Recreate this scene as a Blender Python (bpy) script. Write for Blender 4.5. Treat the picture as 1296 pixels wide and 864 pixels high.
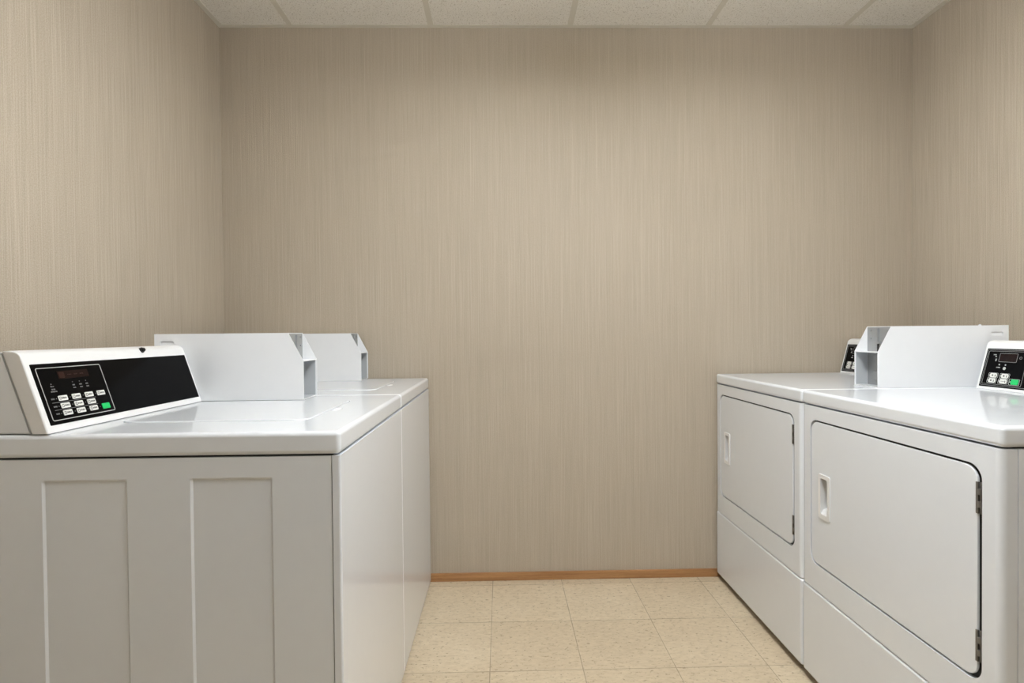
import bpy, bmesh, math, random
from mathutils import Vector, Matrix

for o in list(bpy.data.objects):
    bpy.data.objects.remove(o)
S = bpy.context.scene
C = S.collection

# ------------------------------------------------------------------ camera
F_PX, YAW, PITCH, ROLL = 690.58, -0.0195, -0.0135, -0.0097
cy, sy = math.cos(YAW), math.sin(YAW)
right = Vector((cy, sy, 0)); fwd0 = Vector((-sy, cy, 0)); zup = Vector((0, 0, 1))
fwd = fwd0 * math.cos(PITCH) + zup * math.sin(PITCH)
up = zup * math.cos(PITCH) - fwd0 * math.sin(PITCH)
r2 = right * math.cos(ROLL) + up * math.sin(ROLL)
u2 = up * math.cos(ROLL) - right * math.sin(ROLL)
cam_data = bpy.data.cameras.new('camera')
cam_data.sensor_width = 36.0
cam_data.lens = F_PX * 36.0 / 1296.0
cam_data.clip_start = 0.02
cam = bpy.data.objects.new('camera', cam_data)
C.objects.link(cam)
M = Matrix((r2, u2, -fwd)).transposed().to_4x4()
M.translation = Vector((0, 0, 1.0964))
cam.matrix_world = M
S.camera = cam

# ------------------------------------------------------------------ world, light, exposure
w = bpy.data.worlds.new('world'); S.world = w; w.use_nodes = True
w.node_tree.nodes['Background'].inputs[0].default_value = (1.0, 0.98, 0.95, 1)
w.node_tree.nodes['Background'].inputs[1].default_value = 0.05
S.view_settings.view_transform = 'Standard'
S.view_settings.look = 'None'
S.view_settings.gamma = 1.0
S.view_settings.use_curve_mapping = False
S.view_settings.exposure = 0.0


LIGHTS = [(0.410, 0.90)]              # centre x, centre y of the ceiling lamp
LAMP_STRENGTH = 32.0
LAMP_DROP = 0.14                       # how far the lamp hangs below the ceiling
LIGHT_COL = (0.94, 0.978, 1.0)

# ------------------------------------------------------------------ materials
def s2l(c):
    c = c / 255.0
    return c / 12.92 if c <= 0.04045 else ((c + 0.055) / 1.055) ** 2.4


def rgb(r, g, b):
    return (s2l(r), s2l(g), s2l(b), 1.0)


class NT:
    def __init__(self, name):
        self.m = bpy.data.materials.new(name); self.m.use_nodes = True
        self.t = self.m.node_tree; self.b = self.t.nodes['Principled BSDF']

    def n(self, typ, **kw):
        nd = self.t.nodes.new(typ)
        for k, v in kw.items():
            if k == 'inp':
                for kk, vv in v.items():
                    nd.inputs[kk].default_value = vv
            else:
                setattr(nd, k, v)
        return nd

    def l(self, a, b):
        self.t.links.new(a, b)

    def math(self, op, a, b=None, c=None):
        nd = self.n('ShaderNodeMath', operation=op)
        for i, v in enumerate((a, b, c)):
            if v is None: continue
            if isinstance(v, (int, float)): nd.inputs[i].default_value = v
            else: self.l(v, nd.inputs[i])
        return nd.outputs[0]

    def noise(self, vec, scale, detail=2.0, rough=0.5):
        nd = self.n('ShaderNodeTexNoise')
        nd.inputs['Scale'].default_value = scale
        nd.inputs['Detail'].default_value = detail
        nd.inputs['Roughness'].default_value = rough
        self.l(vec, nd.inputs['Vector'])
        return nd.outputs['Fac']

    def mapping(self, vec, scale=(1, 1, 1), loc=(0, 0, 0)):
        nd = self.n('ShaderNodeMapping')
        nd.inputs['Scale'].default_value = scale
        nd.inputs['Location'].default_value = loc
        self.l(vec, nd.inputs['Vector'])
        return nd.outputs[0]

    def objco(self):
        return self.n('ShaderNodeTexCoord').outputs['Object']

    def ramp(self, fac, stops):
        nd = self.n('ShaderNodeValToRGB')
        el = nd.color_ramp.elements
        el[0].position, el[0].color = stops[0]
        el[1].position, el[1].color = stops[-1]
        for p, c in stops[1:-1]:
            e = el.new(p); e.color = c
        self.l(fac, nd.inputs[0])
        return nd.outputs[0]

    def mix(self, fac, a, b, mode='MIX'):
        nd = self.n('ShaderNodeMix', data_type='RGBA', blend_type=mode)
        for i, v in ((0, fac), (6, a), (7, b)):
            if isinstance(v, (int, float, tuple)): nd.inputs[i].default_value = v
            else: self.l(v, nd.inputs[i])
        return nd.outputs[2]

    def bump(self, h, strength, dist):
        nd = self.n('ShaderNodeBump')
        nd.inputs['Strength'].default_value = strength
        nd.inputs['Distance'].default_value = dist
        self.l(h, nd.inputs['Height'])
        self.l(nd.outputs[0], self.b.inputs['Normal'])


def plain(name, col, rough=0.4, metal=0.0, spec=0.5, coat=0.0, coat_r=0.05, grain=0.0, gs=400):
    q = NT(name)
    q.b.inputs['Base Color'].default_value = col
    q.b.inputs['Roughness'].default_value = rough
    q.b.inputs['Metallic'].default_value = metal
    q.b.inputs['Specular IOR Level'].default_value = spec
    q.b.inputs['Coat Weight'].default_value = coat
    q.b.inputs['Coat Roughness'].default_value = coat_r
    co = q.objco()
    nz = q.noise(co, 30.0, 3.0)
    c2 = tuple(x * 0.975 for x in col[:3]) + (1,)
    q.l(q.mix(nz, c2, col), q.b.inputs['Base Color'])
    if grain > 0:
        q.bump(q.noise(co, gs, 2.0), grain, 0.001)
    return q.m


MAT = {}
MAT['enamel'] = plain('white_enamel', (0.795, 0.825, 0.868, 1), 0.25, coat=0.45, coat_r=0.05, grain=0.006, gs=200)
MAT['meter'] = plain('white_powder_coat', (0.89, 0.90, 0.92, 1), 0.32, grain=0.01, gs=500)
MAT['plastic'] = plain('white_plastic', (0.82, 0.82, 0.82, 1), 0.28)
MAT['grey_cover'] = plain('grey_steel_cover', (0.70, 0.70, 0.695, 1), 0.35)
MAT['black_face'] = plain('black_membrane', (0.003, 0.003, 0.0032, 1), 0.14, spec=0.05)
MAT['grey_line'] = plain('grey_print', rgb(190, 190, 188), 0.5)
MAT['dim_print'] = plain('dim_grey_print', rgb(120, 120, 120), 0.5)
MAT['key'] = plain('light_grey_key', rgb(225, 225, 220), 0.45)
MAT['key_ink'] = plain('dark_key_print', rgb(60, 60, 60), 0.5)
MAT['green'] = plain('green_start_key', rgb(10, 195, 100), 0.4)
MAT['display'] = plain('dark_display_window', (0.014, 0.007, 0.006, 1), 0.2, spec=0.1)
MAT['display_seg'] = plain('unlit_segment', (0.030, 0.012, 0.009, 1), 0.3, spec=0.1)
MAT['paint'] = plain('grey_wall_paint', (0.25, 0.26, 0.27, 1), 0.6)
MAT['steel'] = plain('zinc_plated_steel', (0.36, 0.37, 0.375, 1), 0.42, metal=0.4)
MAT['shade_liner'] = plain('grey_shade_tone', (0.47, 0.49, 0.51, 1), 0.4)  # shade of the coin case interior, put into the colour
MAT['hinge'] = plain('dull_hinge_metal', (0.20, 0.19, 0.175, 1), 0.45, metal=0.6)
MAT['dark'] = plain('dark_gap', (0.03, 0.028, 0.026, 1), 0.7)
MAT['black_plastic'] = plain('black_plastic', (0.008, 0.008, 0.008, 1), 0.35)


def wallpaper(axis):
    q = NT('woven_beige_wallpaper_' + axis)
    co = q.objco()
    k = 0 if axis == 'x' else 1

    def mp(su, sz, off=0.0):
        sc = [1.0, 1.0, sz]; sc[k] = su; sc[1 - k] = 0.0
        return q.mapping(co, tuple(sc), (off, off * 1.7, off * 0.3))
    fine = q.noise(mp(430, 5.0), 1.0, 1.0)
    thread = q.noise(mp(240, 1.8, 5.0), 1.0, 2.0)
    broad = q.noise(mp(14, 0.25, 9.0), 1.0, 2.0)
    weave = q.noise(mp(330, 300, 3.0), 1.0, 1.0)
    pale = q.noise(mp(300, 1.8, 17.0), 1.0, 1.0)
    pale = q.ramp(pale, [(0.58, (0, 0, 0, 1)), (0.68, (1, 1, 1, 1))])
    h = q.math('MULTIPLY_ADD', fine, 0.8, q.math('MULTIPLY', thread, 0.6))
    h = q.math('MULTIPLY_ADD', weave, 1.1, h)
    h = q.math('MULTIPLY_ADD', broad, 0.25, h)      # mean about 1.15
    fac = q.math('MULTIPLY_ADD', q.math('SUBTRACT', h, 1.375), 0.36 if axis == 'x' else 0.55, 0.5)
    col = q.ramp(fac, [(0.0, rgb(146, 136, 120)), (0.5, rgb(184, 172, 155)), (1.0, rgb(213, 203, 187))])
    col = q.mix(q.math('MULTIPLY', pale, 0.13 if axis == 'x' else 0.22), col, rgb(226, 216, 200))
    q.l(col, q.b.inputs['Base Color'])
    q.b.inputs['Roughness'].default_value = 0.62
    q.b.inputs['Specular IOR Level'].default_value = 0.3
    q.bump(q.math('ADD', h, q.math('MULTIPLY', pale, 0.4)), 0.28 if axis == 'x' else 0.45, 0.0016)
    return q.m


MAT['wall_x'] = wallpaper('x')
MAT['wall_y'] = wallpaper('y')

TILE, TX, TY = 0.3048, -0.048, 2.066


def floor_mat():
    q = NT('cream_vinyl_tile')
    co = q.objco()
    sep = q.n('ShaderNodeSeparateXYZ'); q.l(co, sep.inputs[0])
    gx = q.math('DIVIDE', q.math('SUBTRACT', sep.outputs[0], TX - 20 * TILE), TILE)
    gy = q.math('DIVIDE', q.math('SUBTRACT', sep.outputs[1], TY - 20 * TILE), TILE)
    fx, fy = q.math('FRACT', gx), q.math('FRACT', gy)
    ex = q.math('MINIMUM', fx, q.math('SUBTRACT', 1.0, fx))
    ey = q.math('MINIMUM', fy, q.math('SUBTRACT', 1.0, fy))
    e = q.math('MINIMUM', ex, ey)
    wob = q.noise(co, 9.0, 2.0)
    line = q.math('LESS_THAN', e, q.math('MULTIPLY', wob, 0.0085))
    cmb = q.n('ShaderNodeCombineXYZ')
    q.l(q.math('FLOOR', gx), cmb.inputs[0]); q.l(q.math('FLOOR', gy), cmb.inputs[1])
    wn = q.n('ShaderNodeTexWhiteNoise', noise_dimensions='3D'); q.l(cmb.outputs[0], wn.inputs[0])
    big = q.noise(co, 5.0, 4.0, 0.6)
    mid = q.noise(q.mapping(co, (1.0, 2.2, 1.0)), 34.0, 4.0, 0.65)
    spk = q.noise(q.mapping(co, (1.0, 1.6, 1.0), (4, 2, 0)), 62.0, 2.0, 0.6)
    spk = q.ramp(spk, [(0.62, (0, 0, 0, 1)), (0.68, (1, 1, 1, 1))])
    spw = q.noise(q.mapping(co, (1.0, 2.6, 1.0), (9, 7, 0)), 48.0, 2.0, 0.6)
    spw = q.ramp(spw, [(0.57, (0, 0, 0, 1)), (0.66, (1, 1, 1, 1))])
    v = q.math('ADD', q.math('MULTIPLY', wn.outputs[0], 0.22), q.math('ADD', q.math('MULTIPLY', big, 0.45), q.math('MULTIPLY', mid, 0.75)))
    col = q.ramp(v, [(0.40, rgb(192, 174, 148)), (0.72, rgb(208, 191, 164)), (1.0, rgb(220, 205, 180))])
    col = q.mix(q.math('MULTIPLY', spk, 0.55), col, rgb(120, 100, 74))
    col = q.mix(q.math('MULTIPLY', spw, 0.35), col, rgb(158, 138, 108))
    col = q.mix(q.math('MULTIPLY', line, 0.55), col, rgb(112, 96, 74))
    q.l(col, q.b.inputs['Base Color'])
    q.b.inputs['Roughness'].default_value = 0.42
    q.b.inputs['Specular IOR Level'].default_value = 0.4
    q.bump(q.math('SUBTRACT', q.math('MULTIPLY', mid, 0.2), line), 0.25, 0.0015)
    return q.m


MAT['floor'] = floor_mat()


def ceiling_mat():
    q = NT('fissured_ceiling_tile')
    co = q.objco()
    f = q.noise(q.mapping(co, (1.5, 0.8, 1.0)), 125.0, 3.0, 0.65)
    f = q.ramp(f, [(0.57, (0, 0, 0, 1)), (0.66, (1, 1, 1, 1))])
    pin = q.noise(q.mapping(co, (1, 1, 1), (3, 3, 0)), 230.0, 1.0)
    pin = q.ramp(pin, [(0.62, (0, 0, 0, 1)), (0.72, (1, 1, 1, 1))])
    g = q.noise(co, 120.0, 3.0)
    col = q.mix(g, rgb(242, 239, 232), rgb(251, 249, 244))
    col = q.mix(q.math('MULTIPLY', f, 0.45), col, rgb(150, 138, 120))
    col = q.mix(q.math('MULTIPLY', pin, 0.4), col, rgb(150, 138, 120))
    q.l(col, q.b.inputs['Base Color'])
    q.b.inputs['Roughness'].default_value = 0.9
    q.b.inputs['Specular IOR Level'].default_value = 0.1
    q.bump(q.math('SUBTRACT', q.math('MULTIPLY', g, 0.3), f), 0.5, 0.003)
    return q.m


MAT['ceiling'] = ceiling_mat()
MAT['grid'] = plain('painted_grid_metal', rgb(226, 222, 211), 0.5)


def wood_mat():
    q = NT('brown_wood_base')
    co = q.objco()
    g = q.noise(q.mapping(co, (3.0, 3.0, 90.0)), 1.0, 4.0, 0.6)
    g2 = q.noise(q.mapping(co, (40.0, 40.0, 600.0)), 1.0, 2.0, 0.6)
    v = q.math('ADD', q.math('MULTIPLY', g, 0.7), q.math('MULTIPLY', g2, 0.3))
    q.l(q.ramp(v, [(0.3, rgb(146, 102, 64)), (0.7, rgb(190, 144, 98))]), q.b.inputs['Base Color'])
    q.b.inputs['Roughness'].default_value = 0.45
    return q.m


MAT['wood'] = wood_mat()


def emit(name, col, st):
    q = NT(name)
    q.b.inputs['Base Color'].default_value = (0.8, 0.8, 0.8, 1)
    q.b.inputs['Emission Color'].default_value = col
    q.b.inputs['Emission Strength'].default_value = st
    return q.m


MAT['diffuser'] = emit('lit_diffuser', LIGHT_COL + (1,), LAMP_STRENGTH)

# ------------------------------------------------------------------ mesh helpers
def new_bm():
    return bmesh.new()


def box(bm, a, b, bev=0.0, seg=3, edges=None):
    """axis box from corner a to corner b, all edges rounded by bev (or those chosen by edges(edge))"""
    t = bmesh.new()
    bmesh.ops.create_cube(t, size=1.0)
    a, b = Vector(a), Vector(b)
    for v in t.verts:
        v.co = Vector([a[i] + (v.co[i] + 0.5) * (b[i] - a[i]) for i in range(3)])
    if bev > 0:
        es = [e for e in t.edges if (edges is None or edges(e))]
        bmesh.ops.bevel(t, geom=es, offset=bev, segments=seg, profile=0.5, affect='EDGES', clamp_overlap=True)
    merge(bm, t)
    return bm


def merge(bm, t, mat=None):
    me = bpy.data.meshes.new('tmp'); t.to_mesh(me); t.free()
    if mat is not None: me.transform(mat)
    bm.from_mesh(me); bpy.data.meshes.remove(me)


def prism(bm, pts, h, ax_u, ax_v, ax_n, origin=(0, 0, 0), bev=0.0, seg=2, mat=None):
    """2D outline pts (u,v) swept from n=0 to n=h"""
    t = bmesh.new()
    U, V, N, O = Vector(ax_u), Vector(ax_v), Vector(ax_n), Vector(origin)
    lo = [t.verts.new(O + U * p[0] + V * p[1]) for p in pts]
    hi = [t.verts.new(O + U * p[0] + V * p[1] + N * h) for p in pts]
    n = len(pts)
    t.faces.new(lo[::-1]); top = t.faces.new(hi)
    for i in range(n):
        t.faces.new((lo[i], lo[(i + 1) % n], hi[(i + 1) % n], hi[i]))
    bmesh.ops.recalc_face_normals(t, faces=t.faces)
    if bev > 0:
        es = list({e for e in top.edges})
        bmesh.ops.bevel(t, geom=es, offset=bev, segments=seg, profile=0.5, affect='EDGES', clamp_overlap=True)
    merge(bm, t, mat)
    return bm


def rrect(u0, v0, u1, v1, r, n=6):
    out = []
    for (cx, cy_, a0) in ((u1 - r, v1 - r, 0), (u0 + r, v1 - r, 90), (u0 + r, v0 + r, 180), (u1 - r, v0 + r, 270)):
        for i in range(n + 1):
            a = math.radians(a0 + 90.0 * i / n)
            out.append((cx + r * math.cos(a), cy_ + r * math.sin(a)))
    return out


def ring(bm, outer, inner, h, U, V, N, O=(0, 0, 0)):
    """frame between two outlines with the same number of points"""
    t = bmesh.new()
    U, V, N, O = Vector(U), Vector(V), Vector(N), Vector(O)
    P = lambda p, z: t.verts.new(O + U * p[0] + V * p[1] + N * z)
    n = len(outer)
    ol, oh = [P(p, 0) for p in outer], [P(p, h) for p in outer]
    il, ih = [P(p, 0) for p in inner], [P(p, h) for p in inner]
    for i in range(n):
        j = (i + 1) % n
        t.faces.new((oh[i], oh[j], ih[j], ih[i])); t.faces.new((ol[j], ol[i], il[i], il[j]))
        t.faces.new((ol[i], ol[j], oh[j], oh[i])); t.faces.new((il[j], il[i], ih[i], ih[j]))
    bmesh.ops.recalc_face_normals(t, faces=t.faces)
    merge(bm, t)
    return bm


def cyl(bm, c, axis, r, h, seg=20, r2=None, bev=0.0):
    t = bmesh.new()
    bmesh.ops.create_cone(t, cap_ends=True, segments=seg, radius1=r, radius2=r if r2 is None else r2, depth=h)
    if bev > 0:
        es = [e for e in t.edges if abs(e.verts[0].co.z - e.verts[1].co.z) < 1e-6 and e.verts[0].co.z > 0]
        bmesh.ops.bevel(t, geom=es, offset=bev, segments=2, affect='EDGES', clamp_overlap=True)
    m = Vector((0, 0, 1)).rotation_difference(Vector(axis)).to_matrix().to_4x4()
    m.translation = Vector(c)
    merge(bm, t, m)
    return bm


def mesh_of(bm, name):
    me = bpy.data.meshes.new(name); bm.to_mesh(me); bm.free()
    return me


def difference(bm, *cutters):
    """bm minus each cutter; returns a new bmesh"""
    for c in cutters:
        a = bpy.data.objects.new('tmp_a', mesh_of(bm, 'tmp_a')); b = bpy.data.objects.new('tmp_b', mesh_of(c, 'tmp_b'))
        C.objects.link(a); C.objects.link(b)
        md = a.modifiers.new('b', 'BOOLEAN'); md.operation = 'DIFFERENCE'; md.object = b; md.solver = 'EXACT'
        dg = bpy.context.evaluated_depsgraph_get(); dg.update()
        me = bpy.data.meshes.new_from_object(a.evaluated_get(dg))
        bm = bmesh.new(); bm.from_mesh(me)
        for o in (a, b):
            m_ = o.data; bpy.data.objects.remove(o); bpy.data.meshes.remove(m_)
        bpy.data.meshes.remove(me)
    return bm


def obj(name, bm, mat, parent=None, base=(0, 0, 0), label=None, smooth=40.0, wn=True):
    """link bm as one mesh object; coordinates in bm are world ones, base is the parent's place"""
    mats = [mat]
    if isinstance(bm, list):                       # several shapes of one part, each with its own finish
        whole, mats = bmesh.new(), []
        for i, (q, m_) in enumerate(bm):
            k = len(whole.faces); merge(whole, q); whole.faces.ensure_lookup_table()
            for f in whole.faces[k:]: f.material_index = i
            mats.append(m_)
        bm = whole
    me = mesh_of(bm, name)
    me.transform(Matrix.Translation(-Vector(base)))
    for m_ in mats: me.materials.append(m_)
    if smooth:
        for p in me.polygons: p.use_smooth = True
        me.set_sharp_from_angle(angle=math.radians(smooth))
    o = bpy.data.objects.new(name, me); C.objects.link(o)
    if smooth and wn:
        md = o.modifiers.new('weighted', 'WEIGHTED_NORMAL'); md.keep_sharp = True; md.weight = 80
    if parent: o.parent = parent
    if label: o['label'] = label
    return o


def struct(name, bm, mat, label, cat, smooth=0):
    o = obj(name, bm, mat, smooth=smooth)
    o['kind'] = 'structure'; o['label'] = label; o['category'] = cat
    return o


def thing(name, label, cat, loc, group=None):
    o = bpy.data.objects.new(name, None); C.objects.link(o)
    o.empty_display_size = 0.1; o.location = loc; o['label'] = label; o['category'] = cat
    if group: o['group'] = group
    return o


def copy_tree(o, parent=None):
    c = o.copy(); C.objects.link(c)
    if parent: c.parent = parent
    for ch in list(o.children): copy_tree(ch, c)
    return c


# ------------------------------------------------------------------ room
XL, XR, YB, YF, ZC = -1.218, 1.854, 2.424, -2.1, 2.447
T = 0.1
struct('floor', box(new_bm(), (XL - T, YF - T, -0.1), (XR + T, YB + T, 0)), MAT['floor'],
       'cream square vinyl tile floor between the laundry machines', 'floor')
struct('wall_back', box(new_bm(), (XL - T, YB, 0), (XR + T, YB + T, ZC + T)), MAT['wall_x'],
       'back wall papered in beige woven stripes behind the machines', 'wall')
struct('wall_left', box(new_bm(), (XL - T, YF, 0), (XL, YB, ZC + T)), MAT['wall_y'],
       'left wall papered in beige woven stripes behind the washers', 'wall')
struct('wall_right', box(new_bm(), (XR, YF, 0), (XR + T, YB, ZC + T)), MAT['wall_y'],
       'right wall papered in beige woven stripes behind the dryers', 'wall')
struct('wall_front', box(new_bm(), (XL - T, YF - T, 0), (XR + T, YF, ZC + T)), MAT['paint'],
       'plain grey painted wall behind the viewer opposite the back wall', 'wall')
struct('ceiling', box(new_bm(), (XL, YF, ZC), (XR, YB, ZC + T)), MAT['ceiling'],
       'white fissured suspended ceiling tiles', 'ceiling')
# angle running round the walls
b = new_bm()
w_, t_ = 0.022, 0.0016
box(b, (XL, YB - w_, ZC - t_), (XR, YB, ZC)); box(b, (XL, YF, ZC - t_), (XR, YF + w_, ZC))
box(b, (XL, YF + w_, ZC - t_), (XL + w_, YB - w_, ZC)); box(b, (XR - w_, YF + w_, ZC - t_), (XR, YB - w_, ZC))
struct('trim_1', b, MAT['grid'], 'painted metal wall angle along the ceiling edge', 'ceiling trim')
b = new_bm()
BX = -0.904
for k in range(5):
    x = BX + 0.6096 * k
    box(b, (x - 0.012, YF + w_, ZC - t_), (x + 0.012, YB - w_, ZC))
    if k < 4:
        for y in (1.23, 0.01, -1.82):
            box(b, (x + 0.012, y - 0.012, ZC - t_), (x + 0.5976, y + 0.012, ZC))
struct('trim_2', b, MAT['grid'], 'painted metal tee bars holding the ceiling tiles', 'ceiling grid')
b = new_bm()
box(b, (XL, YB - 0.011, 0), (XR, YB, 0.036), 0.003, 2)
struct('baseboard_back', b, MAT['wood'], 'low brown wooden baseboard along the back wall', 'baseboard', 30)
b = new_bm()
box(b, (XL, YF, 0), (XL + 0.011, YB - 0.011, 0.036), 0.003, 2)
struct('baseboard_left', b, MAT['wood'], 'low brown wooden baseboard along the left wall', 'baseboard', 30)
b = new_bm()
box(b, (XR - 0.011, YF, 0), (XR, YB - 0.011, 0.036), 0.003, 2)
struct('baseboard_right', b, MAT['wood'], 'low brown wooden baseboard along the right wall', 'baseboard', 30)

# lamp hung just under the ceiling that lights the room, glowing all round
for lx, ly in LIGHTS:
    base = (lx, ly, ZC)
    zt_ = ZC - LAMP_DROP
    r = thing('ceiling_light', 'long white lamp hung on two rods under the ceiling between the machines', 'light', base)
    for s_ in (-1, 1):
        b = new_bm()
        y = ly + s_ * 0.606
        box(b, (lx - 0.135, y - 0.006, zt_ - 0.075), (lx + 0.135, y + 0.006, zt_ + 0.004), 0.003, 2)
        obj('end_cap', b, MAT['grid'], r, base, smooth=30)
        b = new_bm()
        cyl(b, (lx, y, (zt_ + ZC) / 2), (0, 0, 1), 0.005, ZC - zt_ - 0.0016, 14)
        obj('rod', b, MAT['grid'], r, base, smooth=40)
    b = new_bm()
    prism(b, [(-0.13, 0.0), (-0.13, -0.04), (-0.115, -0.062), (-0.08, -0.07), (0.08, -0.07), (0.115, -0.062), (0.13, -0.04), (0.13, 0.0)],
          1.20, (1, 0, 0), (0, 0, 1), (0, 1, 0), (lx, ly - 0.60, zt_))
    obj('diffuser', b, MAT['diffuser'], r, base, smooth=0)

# ------------------------------------------------------------------ shared machine parts
def ridge_marks(bm, add, s, t, width, h, n, seed):
    """a row of n tiny print strokes"""
    rnd = random.Random(seed)
    x = s - width / 2
    step = width / n
    for i in range(n):
        ww = step * rnd.uniform(0.55, 0.8)
        add(bm, x, t - h / 2, x + ww, t + h / 2)
        x += step


def coin_meter(parent, base, back, front, ylo, yhi, z0, rear_wall_first):
    """sheet-metal coin meter case; back and front are x positions, it opens towards front"""
    d = 1.0 if front > back else -1.0
    H, L = 0.198, abs(front - back)
    knee, top = 0.115, L - 0.0435
    th = 0.002
    X = lambda k: back + d * k
    outline = [(0, 0), (L, 0), (L, knee), (top, H), (0, H)]
    b = new_bm()
    for y in (ylo, yhi - th):
        pl = bmesh.new()
        prism(pl, outline, th, (d, 0, 0), (0, 0, 1), (0, 1, 0), (back, y, z0))
        cut = bmesh.new()
        ysurf = ylo if y == ylo else yhi
        prism(cut, rrect(0.018, 0.1640, 0.057, 0.1765, 0.004, 4), 0.0060, (d, 0, 0), (0, 0, 1), (0, 1, 0), (back, y + th / 2 - 0.003, z0))
        bmesh.ops.recalc_face_normals(cut, faces=cut.faces)
        pl = difference(pl, cut)
        merge(b, pl)
        sg_ = 1.0 if y == ylo else -1.0                     # scooped louvre closing the slot from inside
        prism(b, [(0.0004, 0.1630), (0.0020, 0.1630), (0.0055, 0.1775), (0.0055, 0.1790), (0.0040, 0.1790)], 0.041, (0, sg_, 0), (0, 0, 1), (d, 0, 0), (back + d * 0.017, ysurf, z0))
    lo, hi = sorted((X(0), X(top)))
    box(b, (lo, ylo + th, z0 + H - th), (hi, yhi - th, z0 + H))                # top sheet
    lo, hi = sorted((X(0), X(th)))
    box(b, (lo, ylo + th, z0 + th), (hi, yhi - th, z0 + H - th))               # back sheet
    lo, hi = sorted((X(0), X(L)))
    box(b, (lo, ylo + th, z0), (hi, yhi - th, z0 + th))                        # bottom sheet
    m = obj('coin_meter_case', b, MAT['meter'], parent, base, smooth=30)
    b = new_bm()
    lo, hi = sorted((X(top + 0.001), X(L - 0.0005)))
    box(b, (lo, ylo + th, z0 + knee - 0.0025), (hi, yhi - th, z0 + knee))
    obj('shelf', b, MAT['meter'], m, base, smooth=30)
    b = new_bm()                                                              # grey plates that paint shade into the lower compartment
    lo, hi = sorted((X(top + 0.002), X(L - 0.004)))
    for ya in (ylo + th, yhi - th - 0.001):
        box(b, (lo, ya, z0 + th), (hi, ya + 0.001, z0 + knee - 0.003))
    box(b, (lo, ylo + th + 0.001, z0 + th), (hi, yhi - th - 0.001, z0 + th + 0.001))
    obj('shade_liner', b, MAT['shade_liner'], m, base, smooth=30, label='grey plates painting the shade inside the lower compartment')
    iw = top + 0.0                                                            # inner mechanism plate
    b = new_bm()
    lo, hi = sorted((X(iw - 0.004), X(iw)))
    box(b, (lo, ylo + th, z0 + th), (hi, yhi - th, z0 + H - th))
    k = 1.0 if rear_wall_first else -1.0
    ym = (ylo + yhi) / 2
    # raised rail and bracket on the plate
    lo2, hi2 = sorted((X(iw), X(iw + 0.006)))
    box(b, (lo2, ym - 0.003, z0 + 0.148), (hi2, ym + 0.001, z0 + H - 0.006))
    box(b, (lo2, ym - 0.012, z0 + 0.142), (hi2, ym + 0.010, z0 + 0.148))
    box(b, (lo2, ylo + 0.012, z0 + 0.020), (hi2, yhi - 0.040, z0 + 0.048), 0.002, 2)
    box(b, (lo2, ylo + 0.012, z0 + 0.080), (hi2, yhi - 0.040, z0 + 0.105), 0.002, 2)
    for (yy, zz) in ((ylo + 0.018, 0.160), (yhi - 0.020, 0.160), (ylo + 0.018, 0.185), (yhi - 0.02, 0.186)):
        cyl(b, (X(iw + 0.001), yy, z0 + zz), (d, 0, 0), 0.0035, 0.004, 14)
    obj('mechanism_plate', b, MAT['steel'], m, base, smooth=30, label='grey zinc coin mechanism plate')
    b = new_bm()
    lo3, hi3 = sorted((X(iw), X(iw + 0.003)))
    box(b, (lo3, ym - 0.002, z0 + 0.105), (hi3, ym + 0.004, z0 + 0.140))
    obj('coin_slot', b, MAT['dark'], m, base, smooth=30, label='dark vertical coin slot')
    for za, zb_ in ((0.060, 0.070), (0.006, 0.013)):
        b = new_bm(); box(b, (lo3, ylo + 0.014, z0 + za), (hi3, ylo + 0.050, z0 + zb_), 0.002, 2)
        obj('latch_opening', b, MAT['dark'], m, base, smooth=30, label='dark latch opening in the mechanism plate')
    return m


class Panel:
    """a tilted console plane: s along it, t up it, n out of it"""
    def __init__(self, o, sdir, tilt):
        self.O = Vector(o); self.U = Vector(sdir).normalized()
        t = Vector(tilt); t -= self.U * t.dot(self.U); self.V = t.normalized()
        self.N = self.U.cross(self.V)

    def rect(self, bm, s0, t0, s1, t1, n0, n1, r=0.0, bev=0.0):
        pts = rrect(s0, t0, s1, t1, r, 4) if r > 0 else [(s0, t0), (s1, t0), (s1, t1), (s0, t1)]
        prism(bm, pts, n1 - n0, self.U, self.V, self.N, self.O + self.N * n0, bev)

    def frame(self, bm, s0, t0, s1, t1, wd, n0, n1, r):
        ring(bm, rrect(s0, t0, s1, t1, r, 5), rrect(s0 + wd, t0 + wd, s1 - wd, t1 - wd, max(r - wd, 0.0004), 5), n1 - n0,
             self.U, self.V, self.N, self.O + self.N * n0)

    def dot(self, bm, s, t, r, n0, n1, seg=12):
        prism(bm, [(s + r * math.cos(2 * math.pi * i / seg), t + r * math.sin(2 * math.pi * i / seg)) for i in range(seg)],
              n1 - n0, self.U, self.V, self.N, self.O + self.N * n0)


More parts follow.
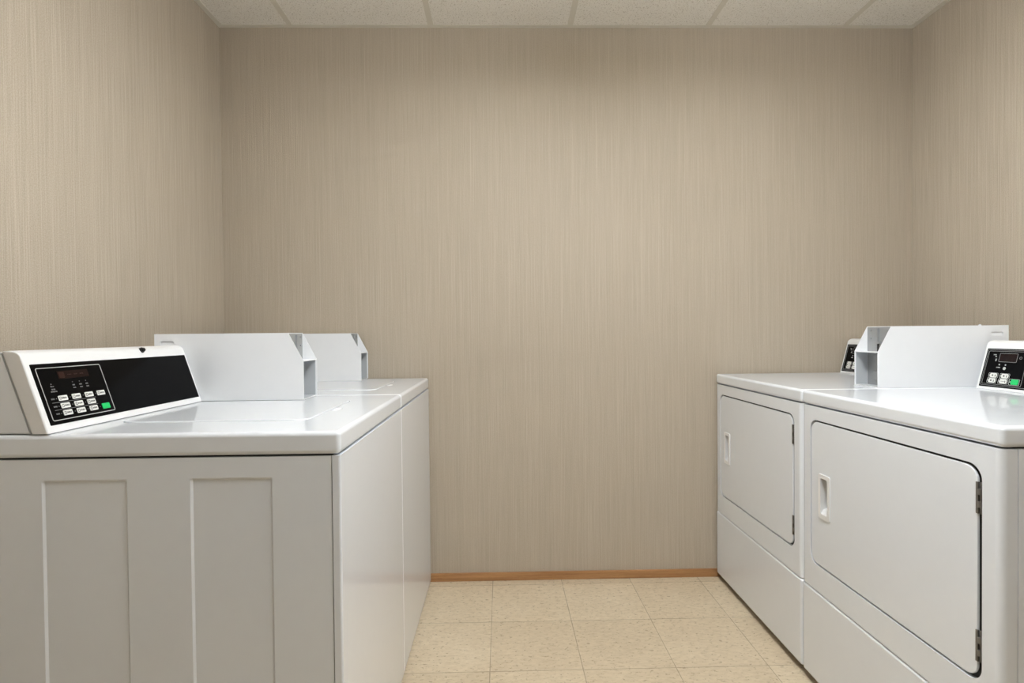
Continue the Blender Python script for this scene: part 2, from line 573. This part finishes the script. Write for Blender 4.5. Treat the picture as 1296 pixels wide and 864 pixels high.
def console_shell(P, s0, s1, tmax, depth_seam, parent, base):
    """white bezel with rounded edges in front of a plainer steel cover; returns the bezel"""
    # bezel section in (n, t): bottom lip, slanted face, rounded top
    b = new_bm()
    U, V, N = P.U, P.V, P.N
    up = Vector((0, 0, 1)); hor = Vector((N.x, N.y, 0)).normalized()
    slope = V.dot(hor)                      # how the face leans back per unit t
    # work in horizontal depth k (towards the back, positive) and height z
    c = math.sqrt(max(1e-9, 1 - slope * slope)); lean = -slope / c       # dk/dz of the face
    hf = tmax * c                                                        # height of face top
    sec = [(0.0, 0.0), (lean * hf, hf)]
    arc = []
    k1, z1 = lean * hf, hf
    for i in range(1, 7):                                               # rounded shoulder to the top ridge
        a = math.radians(15 * i)
        arc.append((k1 + 0.022 * (1 - math.cos(a)) + 0.002 * i / 6, z1 + 0.0165 * math.sin(a)))
    kt = arc[-1][0]; zt = arc[-1][1]
    kb = depth_seam
    sec = sec + arc + [(kb + lean * zt, zt - 0.001), (kb, 0.0)]
    t = bmesh.new()
    A = [t.verts.new(P.O + U * s0 - hor * k + up * z) for k, z in sec]
    B = [t.verts.new(P.O + U * s1 - hor * k + up * z) for k, z in sec]
    n = len(sec)
    fa = t.faces.new(A); fb = t.faces.new(B[::-1])
    for i in range(n):
        t.faces.new((A[i], B[i], B[(i + 1) % n], A[(i + 1) % n]))
    bmesh.ops.recalc_face_normals(t, faces=t.faces)
    es = [e for e in fa.edges] + [e for e in fb.edges]
    bot = lambda e: all(abs((v.co - P.O).z) < 1e-5 for v in e.verts)
    bmesh.ops.bevel(t, geom=[e for e in es if not bot(e)], offset=0.0035, segments=3, profile=0.5, affect='EDGES', clamp_overlap=True)
    merge(b, t)
    con = obj('control_console', b, MAT['plastic'], parent, base, smooth=50)
    # steel cover behind
    b = new_bm()
    g = 0.0015
    q = [(kb + g, 0.0), (kb + g + lean * (zt - 0.004), zt - 0.004), (kb + 0.085 + lean * zt, zt - 0.004), (kb + 0.100, 0.0)]
    t = bmesh.new()
    A = [t.verts.new(P.O + U * (s0 + 0.002) - hor * k + up * z) for k, z in q]
    B = [t.verts.new(P.O + U * (s1 - 0.002) - hor * k + up * z) for k, z in q]
    t.faces.new(A); t.faces.new(B[::-1])
    for i in range(4): t.faces.new((A[i], B[i], B[(i + 1) % 4], A[(i + 1) % 4]))
    bmesh.ops.recalc_face_normals(t, faces=t.faces)
    bmesh.ops.bevel(t, geom=list(t.edges), offset=0.003, segments=2, affect='EDGES', clamp_overlap=True)
    merge(b, t)
    obj('rear_cover', b, MAT['enamel'], con, base, smooth=40)
    return con


def feet(parent, base, x0, x1, y0, y1, ztop):
    for x in (x0, x1):
        for y in (y0, y1):
            b = new_bm()
            cyl(b, (x, y, 0.006), (0, 0, 1), 0.022, 0.012, 20)
            cyl(b, (x, y, (0.012 + ztop) / 2), (0, 0, 1), 0.008, ztop - 0.012 + 0.004, 14)
            obj('leveling_foot', b, MAT['black_plastic'], parent, base, smooth=40)


# ------------------------------------------------------------------ washers
WX, WY0, WW = -0.3225, 1.088, 0.6635          # front plane, near side, pitch
WB = -1.030                                   # back
WZ = 0.907                                    # deck height


def make_washer():
    y0, y1 = WY0, WY0 + WW - 0.003
    base = (WX, (y0 + y1) / 2, 0)
    r = thing('washing_machine', 'white top-load coin washer nearest the viewer, black keypad console in full view', 'washing machine', base,
              'coin washers along the left wall')
    zb, zt = 0.012, 0.8585
    e = 0.003
    # front wrap: front panel with rounded vertical edges
    b = new_bm()
    box(b, (WX - 0.0165, y0 + 0.0008, zb), (WX, y1 + 0.0028, zt), 0.005, 5,
        lambda ed: all(abs(v.co.x - WX) < 1e-6 for v in ed.verts) and abs(ed.verts[0].co.y - ed.verts[1].co.y) < 1e-6)
    obj('front_panel', b, MAT['enamel'], r, base)
    # side panels with two pressed upright fields
    xs = (WB, WX - 0.0185)

    def side(y, sgn):
        bb = new_bm()
        rec = [(-0.910, 0.120, -0.7435, 0.8165), (-0.6205, 0.120, -0.4585, 0.8165)]
        bw, dp = 0.0045, 0.0032
        us = {xs[0], xs[1]}; vs = {zb, zt - 0.001}
        for (a0, c0, a1, c1) in rec:
            us |= {a0, a0 + bw, a1 - bw, a1}; vs |= {c0, c0 + bw, c1 - bw, c1}
        us, vs = sorted(us), sorted(vs)

        def depth(u, v):
            for (a0, c0, a1, c1) in rec:
                if a0 + bw - 1e-7 <= u <= a1 - bw + 1e-7 and c0 + bw - 1e-7 <= v <= c1 - bw + 1e-7: return dp
            return 0.0
        g = [[bb.verts.new((u, y + sgn * depth(u, v), v)) for v in vs] for u in us]
        for i in range(len(us) - 1):
            for j in range(len(vs) - 1):
                bb.faces.new((g[i][j], g[i + 1][j], g[i + 1][j + 1], g[i][j + 1]))
        # rim and back
        th = 0.009
        c = [bb.verts.new((u, y + sgn * th, v)) for u, v in ((us[0], vs[0]), (us[-1], vs[0]), (us[-1], vs[-1]), (us[0], vs[-1]))]
        bb.faces.new(c)
        nu, nv = len(us), len(vs)
        loops = [([g[i][0] for i in range(nu)], c[0], c[1]), ([g[-1][j] for j in range(nv)], c[1], c[2]),
                 ([g[i][-1] for i in range(nu - 1, -1, -1)], c[2], c[3]), ([g[0][j] for j in range(nv - 1, -1, -1)], c[3], c[0])]
        for vl, ca, cb in loops: bb.faces.new(vl + [cb, ca])
        bmesh.ops.recalc_face_normals(bb, faces=bb.faces)
        return obj('side_panel', bb, MAT['enamel'], r, base, smooth=20)
    side(y0 + e, 1); side(y1 - e, -1)
    b = new_bm()
    box(b, (WB, y0 + 0.014, zb), (WB + 0.006, y1 - 0.014, zt))
    box(b, (WB + 0.006, y0 + 0.014, zb), (WX - 0.019, y1 - 0.014, zb + 0.006))
    box(b, (WB + 0.006, y0 + 0.014, zt - 0.02), (WX - 0.019, y1 - 0.014, zt + 0.001))
    obj('cabinet', b, MAT['dark'], r, base, smooth=0)
    # top deck
    b = new_bm()
    box(b, (WB, y0, 0.8605), (WX, y1, WZ), 0.010, 5)
    yc = (y0 + y1) / 2
    cut = new_bm()
    t = bmesh.new(); bmesh.ops.create_uvsphere(t, u_segments=32, v_segments=16, radius=1.0)
    merge(cut, t, Matrix.Translation((-0.426, yc - 0.002, WZ + 0.0035)) @ Matrix.Diagonal((0.014, 0.032, 0.0085, 1.0)))
    b = difference(b, cut)
    cut = new_bm()
    prism(cut, rrect(-0.862, yc - 0.188, -0.437, yc + 0.188, 0.035, 8), 0.05, (1, 0, 0), (0, 1, 0), (0, 0, 1), (0, 0, WZ - 0.004))
    b = difference(b, cut)
    obj('top_deck', b, MAT['enamel'], r, base, smooth=50)
    b = new_bm()
    prism(b, rrect(-0.8595, yc - 0.1855, -0.4395, yc + 0.1855, 0.033, 8), 0.006, (1, 0, 0), (0, 1, 0), (0, 0, 1), (0, 0, WZ - 0.0038), 0.0025, 3)
    lid = obj('lid', b, MAT['enamel'], r, base, smooth=50)
    # console
    P = Panel((-0.893, 1.096, WZ + 0.0015), (0.0115, 0.521, 0), (-0.337, 0, 1))
    con = console_shell(P, -0.0070, 0.5235, 0.1565, 0.034, r, base)
    n0 = 0.0004
    face = new_bm(); P.rect(face, 0.0045, 0.0148, 0.5155, 0.1438, -0.001, n0 + 0.0004, 0.002)
    n1 = n0 + 0.0004
    line = new_bm(); P.frame(line, 0.0130, 0.0226, 0.1838, 0.1350, 0.0014, n1 - 0.0002, n1 + 0.0004, 0.004)
    # keys
    kw, kh = 0.0225, 0.0108
    cols, rows = (0.0542, 0.0890, 0.1238), (0.0677, 0.0515, 0.0361)
    pr = new_bm()
    add = lambda bm, a, bb_, cc, dd: P.rect(bm, a, bb_, cc, dd, n1 - 0.0002, n1 + 0.0003)
    for i, t in enumerate(rows):
        ridge_marks(pr, add, 0.0300, t, 0.0085, 0.0030, 4, 30 + i)
        for j, c in enumerate(cols + (0.1590,)):
            if i == 1 and j == 3: continue
            P.dot(pr, c - 0.0158, t, 0.0010, n1 - 0.0002, n1 + 0.0003, 8)
    for t in (0.0597, 0.0440):
        add(pr, 0.0255, t - 0.0004, 0.1400, t + 0.0004)
    for i, (s, w__) in enumerate(((0.0935, 0.0075), (0.1118, 0.0075), (0.1293, 0.0075))):
        P.dot(pr, s - 0.001, 0.0998, 0.0010, n1 - 0.0002, n1 + 0.0003, 8)
        ridge_marks(pr, add, s, 0.0930, 0.0070, 0.0026, 3, 40 + i)
        ridge_marks(pr, add, s, 0.0870, w__, 0.0024, 4, 50 + i)
    P.dot(pr, 0.0376, 0.0992, 0.0011, n1 - 0.0002, n1 + 0.0003, 8)
    P.dot(pr, 0.0362, 0.0942, 0.0016, n1 - 0.0002, n1 + 0.0003, 8)
    ridge_marks(pr, add, 0.0410, 0.0938, 0.0040, 0.0020, 2, 61)
    ridge_marks(pr, add, 0.0395, 0.0880, 0.0095, 0.0026, 4, 62)
    ridge_marks(pr, add, 0.0395, 0.0832, 0.0160, 0.0026, 7, 63)
    obj('control_panel', [(face, MAT['black_face']), (line, MAT['grey_line']), (pr, MAT['dim_print'])], None, con, base, smooth=0,
        label='black control panel with grey outline and print')
    b = new_bm(); P.rect(b, 0.0610, 0.1085, 0.1425, 0.1255, n1 - 0.0002, n1 + 0.0004)
    sg = new_bm()
    P.rect(sg, 0.0640, 0.1105, 0.0780, 0.1235, n1 + 0.0003, n1 + 0.0006, 0.001)
    for s in (0.0860, 0.1020, 0.1180): P.rect(sg, s, 0.1160, s + 0.010, 0.1180, n1 + 0.0003, n1 + 0.0006)
    obj('display', [(b, MAT['display']), (sg, MAT['display_seg'])], None, con, base, smooth=0, label='unlit dark brown display window')
    keys = [(c, t) for t in rows for c in cols] + [(0.1581, 0.0677)]
    for i, (c, t) in enumerate(keys):
        b = new_bm(); P.rect(b, c - kw / 2, t - kh / 2, c + kw / 2, t + kh / 2, n1 - 0.0002, n1 + 0.0012, 0.0016)
        ink = new_bm()
        z0, z1 = n1 + 0.0010, n1 + 0.0014
        P.frame(ink, c - 0.0090, t - 0.0032, c - 0.0040, t + 0.0032, 0.0011, z0, z1, 0.0012)
        ridge_marks(ink, lambda bm, a, bb_, cc, dd: P.rect(bm, a, bb_, cc, dd, z0, z1), c + 0.0035, t, 0.0120, 0.0034, 4, i)
        obj('key', [(b, MAT['key']), (ink, MAT['key_ink'])], None, con, base, smooth=0)
    b = new_bm(); P.rect(b, 0.1600 - kw / 2, 0.0361 - kh / 2 - 0.001, 0.1600 + kw / 2, 0.0361 + kh / 2 + 0.001, n1 - 0.0002, n1 + 0.0012, 0.0016)
    obj('start_key', b, MAT['green'], con, base, smooth=0, label='bright green start key')
    # black screw on the top edge of the console
    b = new_bm()
    c = P.O + P.U * 0.344 + P.V * 0.1640 + P.N * -0.0035
    cyl(b, c + P.N * 0.003, P.N, 0.0072, 0.011, 18, bev=0.003)
    cyl(b, c + P.N * 0.009 + P.U * 0.001, P.N, 0.0050, 0.004, 14, bev=0.0015)
    obj('screw', b, MAT['black_plastic'], con, base, smooth=40, label='black screw head on top of the console')
    # meter
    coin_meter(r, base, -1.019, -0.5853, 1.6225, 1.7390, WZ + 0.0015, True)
    feet(r, base, WB + 0.05, WX - 0.05, y0 + 0.05, y1 - 0.05, 0.014)
    return r


washer = make_washer()
far_washer = copy_tree(washer)
far_washer.location.y += WW
far_washer['label'] = 'farther white top-load coin washer, standing against the back wall behind the near washer'

# ------------------------------------------------------------------ dryers
DX, DY0, DW = 0.953, 1.019, 0.696
DB = 1.655
DZ = 0.9115


def make_dryer():
    y0, y1 = DY0, DY0 + DW - 0.003
    base = (DX, (y0 + y1) / 2, 0)
    r = thing('clothes_dryer', 'white front-load coin dryer nearest the viewer at the right edge, keypad with green key above', 'dryer', base,
              'coin dryers along the right wall')
    zb, zm, zt = 0.024, 0.3035, 0.8670
    e = 0.002
    sx = DX + 0.032
    ve = lambda ed: (abs(ed.verts[0].co.x - DX) < 1e-6 and abs(ed.verts[1].co.x - DX) < 1e-6 and abs(ed.verts[0].co.y - ed.verts[1].co.y) < 1e-6)
    # upper front panel with the door opening cut in it
    b = new_bm(); box(b, (DX, y0 + e, zm + 0.003), (sx, y1 - e, zt), 0.014, 5, ve)
    dy0, dy1, dz0, dz1 = 1.0625, 1.6665, 0.3855, 0.8265
    cut = new_bm()
    prism(cut, rrect(dy0, dz0, dy1, dz1, 0.032, 8), 0.035, (0, 1, 0), (0, 0, 1), (1, 0, 0), (DX - 0.012, 0, 0))
    bmesh.ops.recalc_face_normals(cut, faces=cut.faces)
    b = difference(b, cut)
    hy0, hy1, hz0, hz1 = 1.566, 1.6215, 0.5365, 0.6690
    cut = new_bm(); box(cut, (DX - 0.01, hy0 - 0.002, hz0 - 0.002), (sx + 0.02, hy1 + 0.002, hz1 + 0.002))
    b = difference(b, cut)
    obj('front_panel', b, MAT['enamel'], r, base, smooth=50)
    # door
    b = new_bm()
    g = 0.0045
    prism(b, rrect(dy0 + 0.0120, dz0 + g, dy1 - g, dz1 - g - 0.001, 0.029, 8), 0.0050, (0, 1, 0), (0, 0, 1), (-1, 0, 0), (DX + 0.0060, 0, 0), 0.0018, 3)
    cut = new_bm()
    prism(cut, rrect(hy0 + 0.003, hz0 + 0.003, hy1 - 0.003, hz1 - 0.003, 0.005, 4), 0.05, (0, 1, 0), (0, 0, 1), (-1, 0, 0), (DX + 0.0205, 0, 0))
    bmesh.ops.recalc_face_normals(cut, faces=cut.faces)
    b = difference(b, cut)
    door = obj('door', b, MAT['enamel'], r, base, smooth=50)
    b = new_bm()  # dark rings added behind the door edge to paint the gap's shade
    ring(b, rrect(dy0 + 0.0005, dz0 + 0.0005, dy1 - 0.0005, dz1 - 0.0005, 0.0315, 8), rrect(dy0 + 0.019, dz0 + 0.016, dy1 - 0.016, dz1 - 0.016, 0.020, 8), 0.0115,
         (0, 1, 0), (0, 0, 1), (-1, 0, 0), (DX + 0.0220, 0, 0))
    ring(b, rrect(dy0 + 0.0128, dz0 + g + 0.0008, dy1 - g - 0.0008, dz1 - g - 0.0018, 0.0285, 8), rrect(dy0 + 0.030, dz0 + 0.022, dy1 - 0.022, dz1 - 0.022, 0.016, 8), 0.0040,
         (0, 1, 0), (0, 0, 1), (-1, 0, 0), (DX + 0.0104, 0, 0))
    obj('gap_shade_ring', b, MAT['dark'], door, base, smooth=0, label='dark ring painting the shade in the door gap')
    # recessed pull: collar, cup and ramped lower lip
    b = new_bm()
    ring(b, rrect(hy0, hz0, hy1, hz1, 0.005, 4), rrect(hy0 + 0.011, hz0 + 0.014, hy1 - 0.011, hz1 - 0.012, 0.006, 4), 0.0032,
         (0, 1, 0), (0, 0, 1), (-1, 0, 0), (DX + 0.0012, 0, 0))
    ring(b, rrect(hy0 + 0.004, hz0 + 0.004, hy1 - 0.004, hz1 - 0.004, 0.005, 4), rrect(hy0 + 0.010, hz0 + 0.0135, hy1 - 0.010, hz1 - 0.011, 0.006, 4), 0.040,
         (0, 1, 0), (0, 0, 1), (-1, 0, 0), (DX + 0.0420, 0, 0))
    box(b, (DX + 0.0420, hy0 + 0.005, hz0 + 0.005), (DX + 0.0435, hy1 - 0.005, hz1 - 0.005))
    t = bmesh.new()
    prism(t, [(0.0, 0.0), (0.0395, 0.0), (0.0395, 0.024), (0.006, 0.012)], hy1 - hy0 - 0.021, (1, 0, 0), (0, 0, 1), (0, 1, 0), (DX + 0.0022, hy0 + 0.0105, hz0 + 0.0138))
    merge(b, t)
    obj('handle', b, MAT['plastic'], door, base, smooth=35)
    # hinges on the near side
    for z0 in (0.727, 0.4275):
        b = new_bm()
        box(b, (DX - 0.0004, 1.0722, z0), (DX + 0.004, 1.0775, z0 + 0.064), 0.0008, 2)
        for i in (1, 3):
            zc = z0 + 0.0064 + 0.0128 * i
            cyl(b, (DX + 0.0018, 1.0688, zc), (0, 0, 1), 0.0040, 0.0118, 14)
        cyl(b, (DX + 0.0040, 1.0690, z0 + 0.032), (0, 0, 1), 0.0018, 0.064, 12)
        obj('hinge', b, MAT['hinge'], door, base, smooth=40, label='dull grey metal hinge')
    # lower panel
    b = new_bm(); box(b, (DX - 0.001, y0 + e, zb), (sx, y1 - e, zm), 0.008, 5)
    obj('lower_panel', b, MAT['enamel'], r, base)
    # sides, back, bottom
    for (ya, yb) in ((y0 + e, y0 + e + 0.012), (y1 - e - 0.012, y1 - e)):
        b = new_bm(); box(b, (sx + 0.0018, ya, zb), (DB, yb, zt), 0.002, 2)
        obj('side_panel', b, MAT['enamel'], r, base)
    b = new_bm()
    box(b, (DB - 0.006, y0 + 0.016, zb), (DB - 0.001, y1 - 0.016, zt))
    box(b, (sx + 0.002, y0 + 0.016, zb + 0.002), (DB - 0.007, y1 - 0.016, zb + 0.008))
    box(b, (sx + 0.002, y0 + 0.016, zt - 0.02), (DB - 0.007, y1 - 0.016, zt + 0.0015))
    obj('cabinet', b, MAT['dark'], r, base, smooth=0)
    # top deck
    b = new_bm(); box(b, (DX, y0, 0.8695), (DB, y1, DZ), 0.010, 5)
    obj('top_deck', b, MAT['enamel'], r, base, smooth=50)
    # console on the near side of the deck
    P = Panel((1.5044, 1.695, DZ + 0.0005), (0, -1, 0), (0.2571, 0, 1))
    con = console_shell(P, -0.0065, 0.5250, 0.1380, 0.034, r, base)
    n1 = 0.0008
    face = new_bm(); P.rect(face, 0.0030, 0.0080, 0.5160, 0.1290, -0.001, n1, 0.002)
    line = new_bm()
    P.frame(line, 0.0066, 0.0120, 0.5124, 0.1258, 0.0014, n1 - 0.0002, n1 + 0.0004, 0.003)
    P.frame(line, 0.0108, 0.0165, 0.1400, 0.1215, 0.0013, n1 - 0.0002, n1 + 0.0004, 0.004)
    P.frame(line, 0.1150, 0.0980, 0.1230, 0.1060, 0.0012, n1 - 0.0002, n1 + 0.0004, 0.0038)
    keys = ((0.0453, 0.0446), (0.0832, 0.0448), (0.0440, 0.0283), (0.0818, 0.0283))
    pr = new_bm()
    add = lambda bm, a, bb_, cc, dd: P.rect(bm, a, bb_, cc, dd, n1 - 0.0002, n1 + 0.0003)
    kw, kh = 0.0235, 0.0132
    for i, (c, t) in enumerate(keys):
        b = new_bm(); P.rect(b, c - kw / 2, t - kh / 2, c + kw / 2, t + kh / 2, n1 - 0.0002, n1 + 0.0012, 0.0045)
        ink = new_bm()
        z0, z1 = n1 + 0.0010, n1 + 0.0014
        if i < 3: P.dot(ink, c - 0.0025, t, 0.0026, z0, z1, 14)
        else: P.rect(ink, c - 0.008, t - 0.0006, c + 0.004, t + 0.0006, z0, z1)
        P.rect(ink, c + 0.0055, t - 0.0040, c + 0.0078, t + 0.0022, z0, z1)
        obj('key', [(b, MAT['key']), (ink, MAT['key_ink'])], None, con, base, smooth=0)
        P.frame(pr, c - 0.0170, t - kh / 2 - 0.0012, c + 0.0150, t + kh / 2 + 0.0012, 0.0009, n1 - 0.0002, n1 + 0.0003, 0.003)
        P.rect(pr, c - 0.0160, t - 0.0012, c - 0.0130, t + 0.0012, n1 - 0.0002, n1 + 0.0003)
    c, t = 0.1184, 0.0286
    b = new_bm(); P.rect(b, c - 0.0116, t - 0.0078, c + 0.0116, t + 0.0078, n1 - 0.0002, n1 + 0.0012, 0.003)
    obj('start_key', b, MAT['green'], con, base, smooth=0, label='bright green start key')
    P.frame(pr, c - 0.0185, t - 0.0095, c + 0.0145, t + 0.0095, 0.0009, n1 - 0.0002, n1 + 0.0003, 0.003)
    P.rect(pr, c - 0.0165, t - 0.0018, c - 0.0135, t + 0.0018, n1 - 0.0002, n1 + 0.0003)
    for s in (0.0556, 0.0760): P.dot(pr, s, 0.0788, 0.0022, n1 - 0.0002, n1 + 0.0003, 12)
    ridge_marks(pr, add, 0.0541, 0.0701, 0.0130, 0.0026, 5, 81)
    P.dot(pr, 0.0748, 0.0680, 0.0048, n1 - 0.0002, n1 + 0.0003, 14)
    ridge_marks(pr, add, 0.0340, 0.1095, 0.0100, 0.0030, 3, 82)
    ridge_marks(pr, add, 0.0385, 0.1040, 0.0050, 0.0030, 2, 83)
    P.rect(pr, 0.0390, 0.0895, 0.0422, 0.0970, n1 - 0.0002, n1 + 0.0003)
    obj('control_panel', [(face, MAT['black_face']), (line, MAT['dim_print']), (pr, MAT['grey_line'])], None, con, base, smooth=0,
        label='black control panel with grey outlines and print')
    b = new_bm(); P.rect(b, 0.0512, 0.0892, 0.1069, 0.1136, n1 - 0.0002, n1 + 0.0003)
    rim = new_bm(); P.frame(rim, 0.0496, 0.0875, 0.1085, 0.1152, 0.0013, n1 - 0.0002, n1 + 0.0004, 0.003)
    obj('display', [(b, MAT['display']), (rim, MAT['dim_print'])], None, con, base, smooth=0, label='unlit dark display window with a grey rim')
    # meter
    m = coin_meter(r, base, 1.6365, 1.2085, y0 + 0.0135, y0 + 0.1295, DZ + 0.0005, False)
    b = new_bm()
    cyl(b, (1.592, y0 + 0.070, DZ + 0.0005 + 0.198 + 0.002), (0, 0, 1), 0.004, 0.005, 14, bev=0.0015)
    obj('knob', b, MAT['meter'], m, base, smooth=40)
    feet(r, base, DX + 0.09, DB - 0.06, y0 + 0.06, y1 - 0.06, 0.026)
    return r


dryer = make_dryer()
far_dryer = copy_tree(dryer)
far_dryer.location.y += DW
far_dryer['label'] = 'farther white front-load coin dryer, against the back wall, coin box on top in full view'
